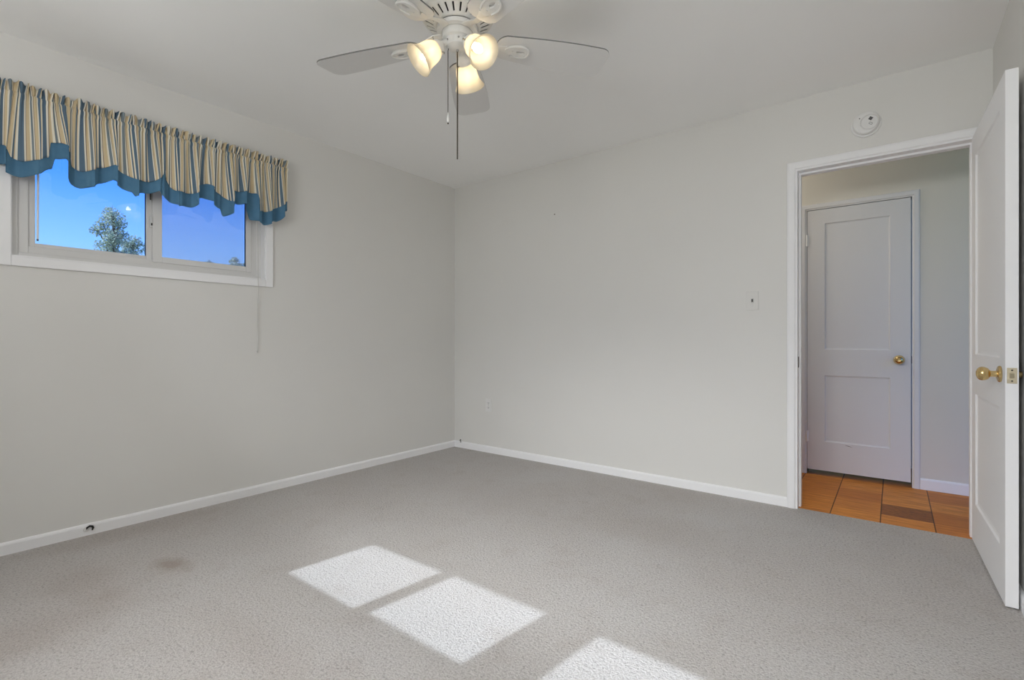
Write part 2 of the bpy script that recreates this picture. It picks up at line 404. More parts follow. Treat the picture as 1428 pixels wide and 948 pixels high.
box(t2, (HX0-.02, YH, 0), (HX0, YH+.1, HZ)); box(t2, (HX1, YH, 0), (HX1+.02, YH+.1, HZ)); box(t2, (HX0, YH, HZ-.004), (HX1, YH+.1, HZ))
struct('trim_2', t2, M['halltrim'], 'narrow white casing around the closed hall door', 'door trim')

# ---------------------------------------------------------------- panel doors
def panel_door(w, h, t, z0, zs, sx, dep=.009, bev=.018):
    """leaf in x 0..w, y 0..t (face y=0 and y=t), bottom z0; zs = list of (bottom, top) panels; sx stile width"""
    bm = B(); top = z0+h
    xs = [0, sx, w-sx, w]; zz = [z0]
    for a, b in zs: zz += [a, b]
    zz.append(top)
    for y, s in ((0, 1), (t, -1)):
        for i in range(3):
            for j in range(len(zz)-1):
                x0, x1, a, b = xs[i], xs[i+1], zz[j], zz[j+1]
                if i == 1 and j % 2 == 1:
                    o = [(x0, a), (x1, a), (x1, b), (x0, b)]
                    i1 = [(x0+bev*.35, a+bev*.35), (x1-bev*.35, a+bev*.35), (x1-bev*.35, b-bev*.35), (x0+bev*.35, b-bev*.35)]
                    i2 = [(x0+bev, a+bev), (x1-bev, a+bev), (x1-bev, b-bev), (x0+bev, b-bev)]
                    R0 = [bm.verts.new((x, y, z)) for x, z in o]; R1 = [bm.verts.new((x, y+s*dep*.75, z)) for x, z in i1]; R2 = [bm.verts.new((x, y+s*dep, z)) for x, z in i2]
                    for A, Bq in ((R0, R1), (R1, R2)):
                        for q in range(4): bm.faces.new([A[q], A[(q+1) % 4], Bq[(q+1) % 4], Bq[q]])
                    bm.faces.new(R2)
                else:
                    bm.faces.new([bm.verts.new(v) for v in ((x0, y, a), (x1, y, a), (x1, y, b), (x0, y, b))])
    for q in (((0, 0, z0), (0, t, z0), (0, t, top), (0, 0, top)), ((w, 0, z0), (w, t, z0), (w, t, top), (w, 0, top)),
              ((0, 0, z0), (w, 0, z0), (w, t, z0), (0, t, z0)), ((0, 0, top), (w, 0, top), (w, t, top), (0, t, top))):
        bm.faces.new([bm.verts.new(v) for v in q])
    bmesh.ops.remove_doubles(bm, verts=bm.verts, dist=1e-5)
    return bm
def knob(parent, x, y, z, sgn, name='door_knob', proj=.062):
    """brass knob on a face with outward direction sgn*Y"""
    mt = Matrix.Translation((x, y, z)) @ Matrix.Rotation(-sgn*PI/2, 4, 'X')
    bm = B(); lathe(bm, [(0, 0), (.031, 0), (.032, .004), (.029, .009), (.018, .012), (0, .012)], 32, mt)
    r = obj('rosette', bm, M['brass'], parent, 30)
    bm = B(); lathe(bm, [(.0125, .010), (.0115, .022), (.012, .030), (.017, .033), (.022, .037), (.0262, .046), (.0272, .053), (.025, .061), (.019, .067), (.010, .0702), (.009, .0690), (0, .0685)], 32, mt)
    obj(name, bm, M['brass'], parent, 40)
# open bedroom door: leaf local x along its width from the hinge, local y=0 is the face towards the doorway
d1 = thing('door_1', 'white two panel bedroom door standing open into the room', 'door', (3.6045, .004, 0), (0, 0, R(-91.5)+0), kind='structure')
# local +x -> world -y ; local +y -> world +x  (rotation by -91.5 deg gives x->(-.026,-1), y->(1,-.026)) ; mirrored lean
d1.rotation_euler = (0, 0, R(-88.6))
leaf = obj('leaf', panel_door(.785, 2.006, .036, .008, [(.205, .742), (.934, 1.905)], .105), M['door'], d1)
knob(d1, .705, 0, .872, -1); knob(d1, .705, .036, .872, 1)
bm = B(); box(bm, (.785, .0045, .842), (.7867, .0315, .900)); lp = obj('latch_plate', bm, M['satin'], d1); lp['label'] = 'brass latch plate in the door edge'
bm = B(); prism(bm, [(.7860, -.0075), (.7945, -.0075), (.7860, .0075)], -.009, .009, Matrix.Translation((0, .018, .871))); obj('latch_bolt', bm, M['satin'], lp)
for z in (.851, .891):
    bm = B(); lathe(bm, [(0, 0), (.0032, 0), (.0026, .0012), (0, .0014)], 12, Matrix.Translation((.7866, .018, z)) @ Matrix.Rotation(PI/2, 4, 'Y')); obj('screw', bm, M['chain'], lp)
for z in (.25, 1.02, 1.80):
    bm = B(); tube(bm, [(-.004, .040, z-.045), (-.004, .040, z+.045)], .006, 12); box(bm, (-.0015, .012, z-.044), (0, .037, z+.044)); obj('hinge', bm, M['satin'], d1)
# closed hall door
d2 = thing('door_2', 'closed white two panel hall door seen through the doorway', 'door', (HX0+.004, YH-.004, 0), kind='structure')
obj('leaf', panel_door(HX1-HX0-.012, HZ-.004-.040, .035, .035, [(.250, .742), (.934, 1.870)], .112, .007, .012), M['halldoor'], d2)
knob(d2, 3.323-HX0-.004, 0, .868, -1)
for z in (.283, 1.755):
    bm = B(); tube(bm, [(-.001, -.006, z-.042), (-.001, -.006, z+.042)], .0065, 12); box(bm, (.0, -.0015, z-.040), (.012, .001, z+.040)); obj('hinge', bm, M['trim'], d2)
bm = B(); tube(bm, [(.238, -.0005, .240), (.258, -.0012, .236), (.280, -.0005, .229)], [.0008, .0020, .0006], 6); obj('scratch', bm, M['grey'], d2)['label'] = 'dark scratch below the lower panel'
bm = B(); box(bm, (HX1-HX0-.0085, .006, .845), (HX1-HX0-.0055, .026, .895)); obj('latch', bm, M['black'], d2)

# ---------------------------------------------------------------- windows
def rect_ring(bm, ax, p0, p1, a0, a1, z0, z1, wl, wr, wb, wt, bev=.002):
    """rectangular frame; ax 0: lies in the yz plane between x=p0..p1, ax 1: in the xz plane"""
    def bx(u0, u1, w0, w1):
        if ax == 0: box(bm, (p0, u0, w0), (p1, u1, w1), bev)
        else: box(bm, (u0, p0, w0), (u1, p1, w1), bev)
    bx(a0, a0+wl, z0, z1); bx(a1-wr, a1, z0, z1); bx(a0+wl, a1-wr, z0, z0+wb); bx(a0+wl, a1-wr, z1-wt, z1)
def pane(bm, ax, p, a0, a1, z0, z1, t=.004):
    if ax == 0: box(bm, (p-t/2, a0, z0), (p+t/2, a1, z1))
    else: box(bm, (a0, p-t/2, z0), (a1, p+t/2, z1))
def make_window(name, label, ax, s, wall, a, b, z0, z1, gl, glz, screen_right, cas=.047):
    """sliding window; s = inward normal sign on axis ax, wall = inner wall plane; gl = glass edges (l0,l1,r0,r1) along the wall; glz=(bottom,top)"""
    P = lambda d: wall + s*d                 # d: distance into the room (negative = towards outdoors)
    w = thing(name, label, 'window', (0, 0, 0), kind='structure')
    bm = B(); rect_ring(bm, ax, min(P(0), P(.016)), max(P(0), P(.016)), a-cas, b+cas, z0-cas, z1+cas, cas, cas, cas, cas, .004); obj('casing', bm, M['trim'], w)
    bm = B(); rect_ring(bm, ax, min(P(-T), P(.004)), max(P(-T), P(.004)), a, b, z0, z1, .004, .004, .006, .006, 0); obj('jamb_liner', bm, M['trim'], w)
    # outer vinyl frame with its track
    bm = B(); f0, f1 = sorted((P(-.115), P(-.045))); rect_ring(bm, ax, f0, f1, a+.004, b-.004, z0+.006, z1-.006, .026, .026, .022, .022, .003)
    g0, g1 = sorted((P(-.115), P(-.060))); rect_ring(bm, ax, g0, g1, a+.028, b-.028, z0+.026, z1-.026, .040, .040, .036, .036, .002); obj('window_frame', bm, M['vinyl'], w)
    l0, l1, r0, r1 = gl; gb, gt = glz
    # outer sash on the left, inner sash on the right; stiles meet between the panes
    for (q0, q1, d, inner) in ((l0, l1, -.088, False), (r0, r1, -.066, True)):
        bm = B(); c0, c1 = sorted((P(d-.014), P(d+.014)))
        e0 = q0-(.034 if not inner else .046); e1 = q1+(.030 if not inner else .034)
        rect_ring(bm, ax, c0, c1, e0, e1, gb-.034, gt+.034, q0-e0, e1-q1, .034, .034, .003)
        h0, h1 = sorted((P(d-.012), P(d+.007))); rect_ring(bm, ax, h0, h1, q0-.008, q1+.008, gb-.008, gt+.008, .008, .008, .008, .008, .001)
        sa = obj('sash', bm, M['vinyl'], w)
        bm = B(); pane(bm, ax, P(d-.003), q0, q1, gb, gt); obj('pane', bm, M['glass'], sa)
        if inner and screen_right:
            bm = B(); pane(bm, ax, P(-.108), q0-.01, q1+.01, gb-.012, gt+.012, .001); obj('insect_screen', bm, M['screen'], w)
        if inner:
            bm = B()
            zc = (gb+gt)/2-.065
            def lb(u0, u1, p, q, v0, v1): 
                p, q = sorted((P(p), P(q)))
                if ax == 0: box(bm, (p, u0, v0), (q, u1, v1), .0015)
                else: box(bm, (u0, p, v0), (u1, q, v1), .0015)
            lb(e0-.012, e0+.002, d-.008, d+.012, zc-.030, zc+.030); lb(e0-.010, e0-.002, d+.012, d+.020, zc-.012, zc+.024)
            la = obj('latch', bm, M['vinyl'], sa)
            bm = B(); lb(e0-.0095, e0-.0035, d+.0195, d+.0215, zc-.024, zc-.010); obj('latch_slot', bm, M['black'], la)
            bm = B(); lb(e0-.010, e0-.004, d-.004, d+.001, zc+.125, zc+.165); obj('catch', bm, M['grey'], sa)
    return w
make_window('window_1', 'small white sliding window high in the left wall under the valance', 0, 1, 0, WL['a'], WL['b'], WL['z0'], WL['z1'], (-2.880, -2.421, -2.350, -1.882), (1.484, 2.005), True)
for i, (a, b, z0, z1) in enumerate(WR):
    l0 = a+.078; make_window('window_%d' % (i+2), ('white sliding window in the sunny wall nearer the left corner', 'white sliding window in the sunny wall nearer the right corner')[i], 1, 1, Y0, a, b, z0, z1,
                             (l0, l0+.473, l0+.545, b-.078), (1.481, 1.884), False)

# ---------------------------------------------------------------- window valance
STR = [(-3.02, 1.897), (-2.972, 1.879), (-2.962, 1.849), (-2.946, 1.841), (-2.895, 1.856), (-2.86, 1.879), (-2.855, 1.956), (-2.832, 1.966), (-2.774, 1.929), (-2.766, 1.865), (-2.733, 1.849), (-2.694, 1.866), (-2.625, 1.915), (-2.589, 1.891), (-2.521, 1.856), (-2.47, 1.862), (-2.401, 1.907), (-2.377, 1.945), (-2.37, 1.895), (-2.332, 1.844), (-2.279, 1.845), (-2.235, 1.859), (-2.163, 1.932), (-2.1, 1.891), (-2.043, 1.852), (-2.019, 1.919), (-1.96, 1.934), (-1.89, 1.937), (-1.876, 1.89), (-1.867, 1.828), (-1.785, 1.85), (-1.674, 1.93)]
BLU = [(-3.02, 1.809), (-2.986, 1.803), (-2.979, 1.772), (-2.946, 1.767), (-2.887, 1.793), (-2.852, 1.83), (-2.844, 1.884), (-2.821, 1.891), (-2.803, 1.858), (-2.795, 1.804), (-2.766, 1.776), (-2.738, 1.765), (-2.694, 1.78), (-2.631, 1.836), (-2.589, 1.809), (-2.549, 1.792), (-2.537, 1.769), (-2.47, 1.8), (-2.431, 1.821), (-2.374, 1.791), (-2.311, 1.76), (-2.257, 1.772), (-2.174, 1.844), (-2.088, 1.799), (-2.076, 1.758), (-2.023, 1.795), (-2.006, 1.843), (-1.955, 1.859), (-1.916, 1.804), (-1.903, 1.766), (-1.836, 1.751), (-1.742, 1.788), (-1.674, 1.873)]
STR = [(-3.075, 1.93)] + STR; BLU = [(-3.075, 1.86)] + BLU
def lerp(tab, y):
    if y <= tab[0][0]: return tab[0][1]
    for (a, p), (b, q) in zip(tab, tab[1:]):
        if y <= b:
            t = (y-a)/(b-a); t = t*t*(3-2*t)*.5 + t*.5
            return p+(q-p)*t
    return tab[-1][1]
random.seed(5)
# gathers: folds whose width varies; phase grows at a jittered rate along the rod
YA, YB = -3.075, -1.674; NC = 760
ph_hi = [0.0]; ph_lo = [0.0]; r1 = r2 = 1.0
for i in range(NC):
    if i % 9 == 0: r1 = random.uniform(.65, 1.5)
    if i % 23 == 0: r2 = random.uniform(.6, 1.5)
    dy = (YB-YA)/NC
    ph_hi.append(ph_hi[-1] + 2*PI*dy/.021*r1); ph_lo.append(ph_lo[-1] + 2*PI*dy/.098*r2)
skew = [random.uniform(-1, 1) for _ in range(60)]
def sm(tab, x):
    i = int(math.floor(x)); f = x-i; f = f*f*(3-2*f); return tab[i % len(tab)]*(1-f)+tab[(i+1) % len(tab)]*f
RODX, ZC = .062, 2.160
ztop = [2.196 + .006*sm(skew, i/11.3) + .002*math.sin(ph_hi[i]) for i in range(NC+1)]
def surf(i, z, zb):
    """depth of the cloth in front of the wall and its sideways drift at column i, height z (hem zb)"""
    if z >= ZC-.004:                                   # ruffle above the rod
        k = (z-ZC)/.036
        x = RODX+.012 + (.004+.014*max(0, k))*math.sin(ph_hi[i]+.4*math.sin(ph_lo[i])) + .004*max(0, k)
        return x - .008*math.exp(-((z-ZC)/.007)**2), .006*max(0, k)*math.cos(ph_hi[i]*.5)
    k = min(1, (ZC-z)/max(.05, ZC-zb)); g = k**.7
    bulge = .008*math.sin(min(1, (ZC-z)/.035)*PI)
    hi = (1-g)**1.5*.0065+.0008
    lo = .003+.015*g; mid = .0045*(1-.45*g)
    q = ph_lo[i]+.6*k
    x = RODX+.012 + bulge + hi*math.sin(ph_hi[i]) + lo*(math.sin(q)+.35*math.sin(2*q+1)) + mid*math.sin(ph_hi[i]*.42+1.5*math.sin(i/50)) + .014*g*sm(skew, i/61.0) + .010*k
    return x - .008*math.exp(-((z-ZC)/.007)**2), .020*k*sm(skew, 20+i/37.0) + .012*k*math.cos(q)
arc = [0.0]
for i in range(1, NC+1):
    a_ = surf(i-1, 2.0, 1.87)[0]; b_ = surf(i, 2.0, 1.87)[0]
    arc.append(arc[-1] + math.hypot((YB-YA)/NC, (b_-a_)*1.1)*1.12)
def cloth(rowsz, dx=0.0, thick=.0):
    """grid of columns; rowsz(i) -> list of z for column i"""
    bm = B(); uvl = bm.loops.layers.uv.new('UVMap'); grid = []
    for i in range(NC+1):
        y = YA+(YB-YA)*i/NC; col = []
        zs = rowsz(i)
        for z in zs:
            x, sy = surf(i, z, lerp(STR, y))
            e_ = min(1, min(i, NC-i)/6)             # keep the ends square
            col.append((bm.verts.new((x-dx, y+sy*e_, z)), arc[i], z))
        grid.append(col)
    for a, b in zip(grid, grid[1:]):
        for j in range(len(a)-1):
            q = [a[j], b[j], b[j+1], a[j+1]]
            f = bm.faces.new([v[0] for v in q])
            for lp_, v in zip(f.loops, q): lp_[uvl].uv = (v[1], v[2])
    return bm
NR = 26
def rows_str(i):
    y = YA+(YB-YA)*i/NC; zb = lerp(STR, y); zt = ztop[i]
    return [zt, zt-.006, ZC+.016, ZC+.006, ZC+.001, ZC-.004, ZC-.010, ZC-.018, ZC-.026, ZC-.035] + [ZC-.035+(zb-ZC+.035)*k/NR for k in range(1, NR+1)]
def rows_blu(i):
    y = YA+(YB-YA)*i/NC; zs = lerp(STR, y)+.045; zb = min(lerp(BLU, y), lerp(STR, y)-.012)
    return [zs+(zb-zs)*k/12 for k in range(13)]
val = thing('window_valance', 'gathered valance striped blue tan and cream with scalloped blue hem, over the window', 'curtain', (0, -2.375, 0))
val_m = Matrix.Translation((0, 2.375, 0))
def place(bm): bmesh.ops.transform(bm, matrix=val_m, verts=bm.verts); return bm
o = obj('striped_cloth', place(cloth(rows_str)), M['striped'], val, 0)
s_ = o.modifiers.new('thickness', 'SOLIDIFY'); s_.thickness = .0012; s_.offset = -1
o = obj('trim_band', place(cloth(rows_blu, .0045)), M['blue'], val, 0); o['label'] = 'plain blue band below the striped cloth'
s_ = o.modifiers.new('thickness', 'SOLIDIFY'); s_.thickness = .0012; s_.offset = -1
bm = B(); tube(bm, [(.004, YA-.004, ZC-.018), (.05, YA-.002, ZC-.018), (RODX, YA+.012, ZC-.018), (RODX, YB-.012, ZC-.018), (.05, YB+.002, ZC-.018), (.004, YB+.004, ZC-.018)], .006, 10); obj('curtain_rod', place(bm), M['trim'], val, 40)
# cloth returns at both ends, from the front back to the wall
for (ye, sg, ii) in ((YB, 1, NC), (YA, -1, 0)):
    bm = B(); uvl = bm.loops.layers.uv.new('UVMap'); zb = lerp(STR, ye); zt = ztop[ii]; g = []
    x_hem = []
    for j in range(15):
        z = zt+(zb-zt)*j/14; xf = surf(ii, z, zb)[0]
        g.append([bm.verts.new((xf*(1-k/8)+.006*(k/8), ye+sg*(.006*math.sin(k/8*PI)+.002*math.sin(k*2.1)*(j/14)), z+.0*k)) for k in range(9)])
    for j in range(14):
        for k in range(8):
            f = bm.faces.new([g[j][k], g[j][k+1], g[j+1][k+1], g[j+1][k]])
            for lp_, (jj, kk) in zip(f.loops, ((j, k), (j, k+1), (j+1, k+1), (j+1, k))): lp_[uvl].uv = (arc[ii]+kk*.0105*sg, jj)
    o = obj('cloth_return', place(bm), M['striped'], val, 0)
    s_ = o.modifiers.new('thickness', 'SOLIDIFY'); s_.thickness = .0012
    bm = B(); xb0 = surf(ii, zb, zb)[0]-.004
    top = [bm.verts.new((xb0*(1-k/8)+.008*(k/8), ye+sg*(.004*math.sin(k/8*PI)-.003), zb+.03)) for k in range(9)]
    bot = [bm.verts.new((xb0*(1-k/8)+.008*(k/8), ye+sg*(.004*math.sin(k/8*PI)-.003), lerp(BLU, ye)+.012*k/8-.006)) for k in range(9)]
    for k in range(8): bm.faces.new([top[k], top[k+1], bot[k+1], bot[k]])
    o = obj('trim_return', place(bm), M['blue'], val, 0); s_ = o.modifiers.new('thickness', 'SOLIDIFY'); s_.thickness = .0012

# raised mini blind behind the valance: headrail, wand and pull cord
bl = thing('window_blind', 'raised white mini blind with hanging cord and wand, tucked behind the striped valance', 'blind', (-.02, -2.38, 2.06))
bm = B(); box(bm, (-.018, -.585, -.018), (.014, .585, .018), .002); obj('headrail', bm, M['vinyl'], bl)
bm = B()
for k in range(9): box(bm, (-.014, -.575, -.024-k*.0035), (.010, .575, -.0225-k*.0035))
box(bm, (-.015, -.577, -.062), (.011, .577, -.053), .002); obj('slat_stack', bm, M['vinyl'], bl)
bm = B(); tube(bm, [(.012, -.499, -.01), (.014, -.499, -.06), (-.004, -.499, -.562)], .0042, 8); wd = obj('wand', bm, M['plastic'], bl, 40)
bm = B(); lathe(bm, [(0, 0), (.0035, .001), (.004, .006), (.0035, .012), (0, .0125)], 12, Matrix.Translation((-.004, -.499, -.572))); obj('wand_tip', bm, M['grey'], wd, 40)
bm = B(); tube(bm, [(.014, .540, -.01), (.0185, .540, -.06), (.036, .541, -.40), (.0405, .541, -.66), (.0425, .5415, -.72), (.033, .543, -.80), (.030, .541, -.95), (.031, .5445, -1.05), (.029, .542, -1.125)], .0022, 8)
cdn = obj('pull_cord', bm, M['cord'], bl, 40)
bm = B(); lathe(bm, [(0, 0), (.004, .001), (.0045, .006), (.003, .014), (0, .016)], 10, Matrix.Translation((.029, .542, -1.138))); obj('cord_tassel', bm, M['cord'], cdn, 40)

# ---------------------------------------------------------------- ceiling fan
FX, FY = 1.870, -1.900
fan = thing('ceiling_fan', 'white five blade ceiling fan with three lit glass shades', 'ceiling fan', (FX, FY, H))
def Z(z): return z-H
SEG = 104
bm = B()
prof = [(.070, 2.289), (.088, 2.287), (.093, 2.290), (.098, 2.2955), (.130, 2.311), (.140, 2.3165), (.149, 2.330), (.152, 2.352), (.148, 2.385), (.132, 2.42), (.126, 2.4398)]
rings = lathe(bm, [(r, Z(z)) for r, z in prof], SEG)
kill = []
for i in range(0, SEG, 4):                                    # ventilation slots cut in the underside
    a, b = rings[3][i], rings[4][(i+1) % SEG]
    for f in a.link_faces:
        if b in f.verts: kill.append(f)
bmesh.ops.delete(bm, geom=kill, context='FACES_ONLY')
housing = obj('motor_housing', bm, M['fanwhite'], fan, 40)
s_ = housing.modifiers.new('thickness', 'SOLIDIFY'); s_.thickness = .003; s_.offset = -1
bm = B(); lathe(bm, [(.0, Z(2.296)), (.080, Z(2.296)), (.095, Z(2.303)), (.128, Z(2.320)), (.135, Z(2.34)), (.13, Z(2.42)), (0, Z(2.42))], 48); obj('motor', bm, M['dark'], fan, 40)
bm = B(); lathe(bm, [(.040, Z(2.287)), (.0845, Z(2.284)), (.0855, Z(2.279)), (.083, Z(2.268)), (.066, Z(2.2655)), (.062, Z(2.268)), (.040, Z(2.27))], 64); obj('flywheel', bm, M['fanwhite'], fan, 35)
bm = B(); lathe(bm, [(.05, Z(2.290)), (.082, Z(2.290)), (.082, Z(2.2835)), (.05, Z(2.2835))], 48); obj('flywheel_gap', bm, M['dark'], fan, 35)
bm = B(); lathe(bm, [(.054, Z(2.276)), (.0595, Z(2.274)), (.0615, Z(2.270)), (.0620, Z(2.246)), (.0600, Z(2.239)), (.0500, Z(2.2345)), (.0485, Z(2.230)), (.0480, Z(2.218)), (.0440, Z(2.209)), (.030, Z(2.201)), (.012, Z(2.198)), (0, Z(2.1975))], 48)
sw = obj('switch_housing', bm, M['fanwhite'], fan, 35)
bm = B(); lathe(bm, [(.0, Z(2.281)), (.056, Z(2.281)), (.056, Z(2.272)), (0, Z(2.272))], 48); obj('housing_gap', bm, M['dark'], sw, 35)
for k in range(6):
    a = R(20+60*k); mt = Matrix.Translation((.0480*math.cos(a), .0480*math.sin(a), Z(2.224))) @ Matrix.Rotation(a, 4, 'Z') @ Matrix.Rotation(PI/2, 4, 'Y')
    bm = B(); lathe(bm, [(0, .004), (.003, .0035), (.0035, .0), (.0035, -.004)], 12, mt); obj('screw', bm, M['steel'], sw, 40)
bm = B(); lathe(bm, [(0, Z(2.190)), (.0045, Z(2.191)), (.0060, Z(2.195)), (.0060, Z(2.2005))], 16); obj('finial', bm, M['steel'], sw, 40)
# blades with their decorative irons
def blade_outline():
    up, dn = [], []
    pts = []
    r0, r1 = .165, .660
    def half(r):                                   # half width
        t = (r-r0)/(r1-r0); return .060 + .030*math.sin(min(1, t/.80)*PI/2)
    n = 18
    top = []; bot = []
    # rounded root
    for k in range(7):
        a = PI/2*k/6; cr = .045
        top.append((r0+cr-cr*math.cos(a), half(r0)-cr+cr*math.sin(a)+.006*math.sin(a)))
    for k in range(1, n+1):
        r = r0+.05+(r1-.05-r0-.05)*k/n; top.append((r, half(r)))
    cr = .045
    for k in range(1, 8):
        a = PI/2*k/7; hw = half(r1-cr); top.append((r1-cr+cr*math.sin(a)+.004*math.sin(a), hw-cr+cr*math.cos(a)))
    bot = [(x, -y) for x, y in top][::-1]
    return top+bot
def iron_outlines():
    out, inn = [], []
    n = 40
    for k in range(n):
        a = 2*PI*k/n
        # teardrop plate centred at r=.262
        x = .255+.052*math.cos(a); w = .031*(1+.28*math.cos(a)); y = w*math.sin(a)
        out.append((x, y))
        xi = .272+.018*math.cos(a); yi = .0085*math.sin(a); inn.append((xi, yi))
    return out, inn
PITCH = R(9)
proto = None
BO = blade_outline(); IO, II = iron_outlines()
for k in range(5):
    ang = R(54+72*k)
    if proto is None:
        tilt = Matrix.Translation((0, 0, Z(2.240))) @ Matrix.Rotation(-PITCH, 4, 'X')
        bm = B(); prism(bm, BO, 0, .006, tilt); proto = obj('blade', bm, M['blade'], fan, None)
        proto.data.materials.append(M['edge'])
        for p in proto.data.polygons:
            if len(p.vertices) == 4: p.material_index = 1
        bm = B(); ringprism(bm, IO, II, -.010, 0, tilt)
        # curved arm from the flywheel down to the plate, flat in section
        path = [(.066, 0, 2.2665, .018, .007), (.085, .004, 2.2655, .019, .007), (.105, .010, 2.262, .015, .007), (.130, .013, 2.253, .0125, .0065), (.160, .010, 2.2445, .013, .006), (.190, .004, 2.2385, .016, .005), (.212, 0, 2.2365, .022, .003)]
        prev = None
        for (x, y, z, hw, hh) in path:
            zz = Z(z); ring = [bm.verts.new((x, y+sy*hw, zz+sz*hh*.5 - (0 if x < .18 else (y+sy*hw)*math.tan(PITCH)*min(1, (x-.18)/.03)))) for sy, sz in ((-1, -.4), (-.6, -1), (.6, -1), (1, -.4), (1, 1), (-1, 1))]
            if prev:
                for q in range(6): bm.faces.new([prev[q], prev[(q+1) % 6], ring[(q+1) % 6], ring[q]])
            else: bm.faces.new(ring)
            prev = ring
        bm.faces.new(prev)
        ir = obj('blade_iron', bm, M['fanwhite'], proto, 40, bevel=.0015)
        # raised rim of the iron's scroll
        bm = B()
        rim = [tilt @ Vector((x, y, -.0095)) for x, y in IO[-13:]+IO[:14]]
        tube(bm, rim, .0048, 8); obj('scroll_rim', bm, M['fanwhite'], proto, 40)
        for (x, y) in ((.235, .0), (.292, .017), (.292, -.017)):
            bm = B(); lathe(bm, [(0, -.0125), (.003, -.012), (.0038, -.010), (.0038, -.004)], 10, tilt @ Matrix.Translation((x, y, 0))); obj('screw', bm, M['fanwhite'], proto, 40)
        b_ = proto
    else:
        b_ = duptree(proto, fan)
    b_.rotation_euler = (0, 0, ang)
# three lamps
LA = (114, 238, 354)
neck = Vector((.078, 0, Z(2.196))); mouth = Vector((.160, 0, Z(2.124))); ax_ = (mouth-neck).normalized(); LEN = (mouth-neck).length
def frame(origin, axis):
    z = axis.normalized(); y = Vector((0, 1, 0)); x = y.cross(z).normalized()
    m = Matrix((x, y, z)).transposed().to_4x4(); m.translation = origin; return m
FM = frame(neck, ax_)
lp0 = None
for k, a in enumerate(LA):
    if lp0 is None:
        bm = B()
        outer = [(.0285, .004), (.0300, .010), (.0375, .020), (.0430, .034), (.0460, .050), (.0480, .068), (.0520, .084), (.0590, .098), (.0660, LEN)]
        inner = [(r-.0035, z+.0005) for r, z in outer][::-1]
        lathe(bm, outer+[(.0648, LEN+.0018)]+inner, 48, FM); lp0 = obj('lamp_shade', bm, M['shade'], fan, 60); lp0['label'] = 'lit bell of frosted glass'
        bm = B(); lathe(bm, [(0, -.022), (.014, -.022), (.019, -.016), (.030, -.004), (.0325, .002), (.0325, .013), (.0305, .013), (.0295, .002), (0, .001)], 36, FM); obj('fitter', bm, M['fanwhite'], lp0, 40)
        bm = B(); tube(bm, [(.040, 0, Z(2.222)), (.050, 0, Z(2.219)), tuple(neck-ax_*.020)], [.012, .013, .014], 16); obj('lamp_arm', bm, M['fanwhite'], lp0, 40)
        bm = B(); lathe(bm, [(.0115, .002), (.012, .028), (.0095, .030), (0, .030)], 20, FM); obj('socket', bm, M['plastic'], lp0, 40)
        bm = B(); lathe(bm, [(.0080, .030), (.0095, .034), (.0150, .044), (.0178, .055), (.0172, .065), (.0135, .078), (.0075, .089), (.0025, .0955), (0, .0965)], 24, FM); obj('bulb', bm, M['bulb'], lp0, 60)
        for q in range(3):
            t_ = 2*PI*q/3+.5; mt = FM @ Matrix.Rotation(t_, 4, 'Z') @ Matrix.Translation((.0325, 0, .008)) @ Matrix.Rotation(PI/2, 4, 'Y')
            bm = B(); lathe(bm, [(.002, -.002), (.002, .006), (.0042, .007), (.0042, .010), (0, .0105)], 10, mt); obj('thumb_screw', bm, M['steel'], lp0, 40)
        s_ = lp0
    else: s_ = duptree(lp0, fan)
    s_.rotation_euler = (0, 0, R(a))
# pull chains
bm = B(); tube(bm, [(0, 0, Z(2.195)), (.0005, 0, Z(2.0)), (0, 0, Z(1.749))], .0028, 8); obj('pull_chain', bm, M['chain'], fan, 40)
cx, cy = -.0385*.791, -.0385*.611
bm = B(); tube(bm, [(cx*.9, cy*.9, Z(2.208)), (cx, cy, Z(2.195)), (cx, cy, Z(1.938))], .0016, 8); pc = obj('pull_chain', bm, M['chain'], fan, 40)
bm = B(); lathe(bm, [(0, Z(1.942)), (.0022, Z(1.940)), (.003, Z(1.932)), (.0055, Z(1.918)), (.006, Z(1.908)), (.004, Z(1.900)), (0, Z(1.899))], 16, Matrix.Translation((cx, cy, 0))); obj('pull_knob', bm, M['plastic'], pc, 40)
bm = B(); lathe(bm, [(0, Z(1.893)), (.003, Z(1.894)), (.003, Z(1.899)), (0, Z(1.8995))], 12, Matrix.Translation((cx, cy, 0))); obj('pull_knob_end', bm, M['chain'], pc, 40)
# ---------------------------------------------------------------- small fittings
sd = thing('smoke_detector', 'round white smoke detector on the wall above the doorway', 'smoke detector', (3.172, 0, 2.200))
RX = Matrix.Rotation(PI/2, 4, 'X')                       # local z -> -y (into the room)
bm = B(); lathe(bm, [(0, 0), (.069, 0), (.070, .004), (.069, .010), (.062, .012), (0, .012)], 48, RX); obj('base', bm, M['plastic'], sd, 35)
bm = B(); lathe(bm, [(.0600, .010), (.0600, .0130), (0, .0130)], 48, RX); obj('base_gap', bm, M['seam'], sd, 35)
bm = B(); lathe(bm, [(.0600, .0135), (.0615, .017), (.0610, .030), (.0570, .037), (.048, .0405), (.030, .042), (0, .0425)], 48, RX); bd = obj('cover', bm, M['plastic'], sd, 35)
bm = B(); lathe(bm, [(.0395, .036), (.0390, .0440), (.0365, .0465), (0, .0475)], 40, RX @ Matrix.Translation((.016, -.004, 0)) ); tb = obj('test_button', bm, M['plastic'], sd, 35)
bm = B(); lathe(bm, [(.0392, .0425), (.0425, .0405), (.0432, .0412), (.0400, .0438)], 40, RX @ Matrix.Translation((.016, -.004, 0))); obj('button_groove', bm, M['plastic'], sd, 35)
bm = B()
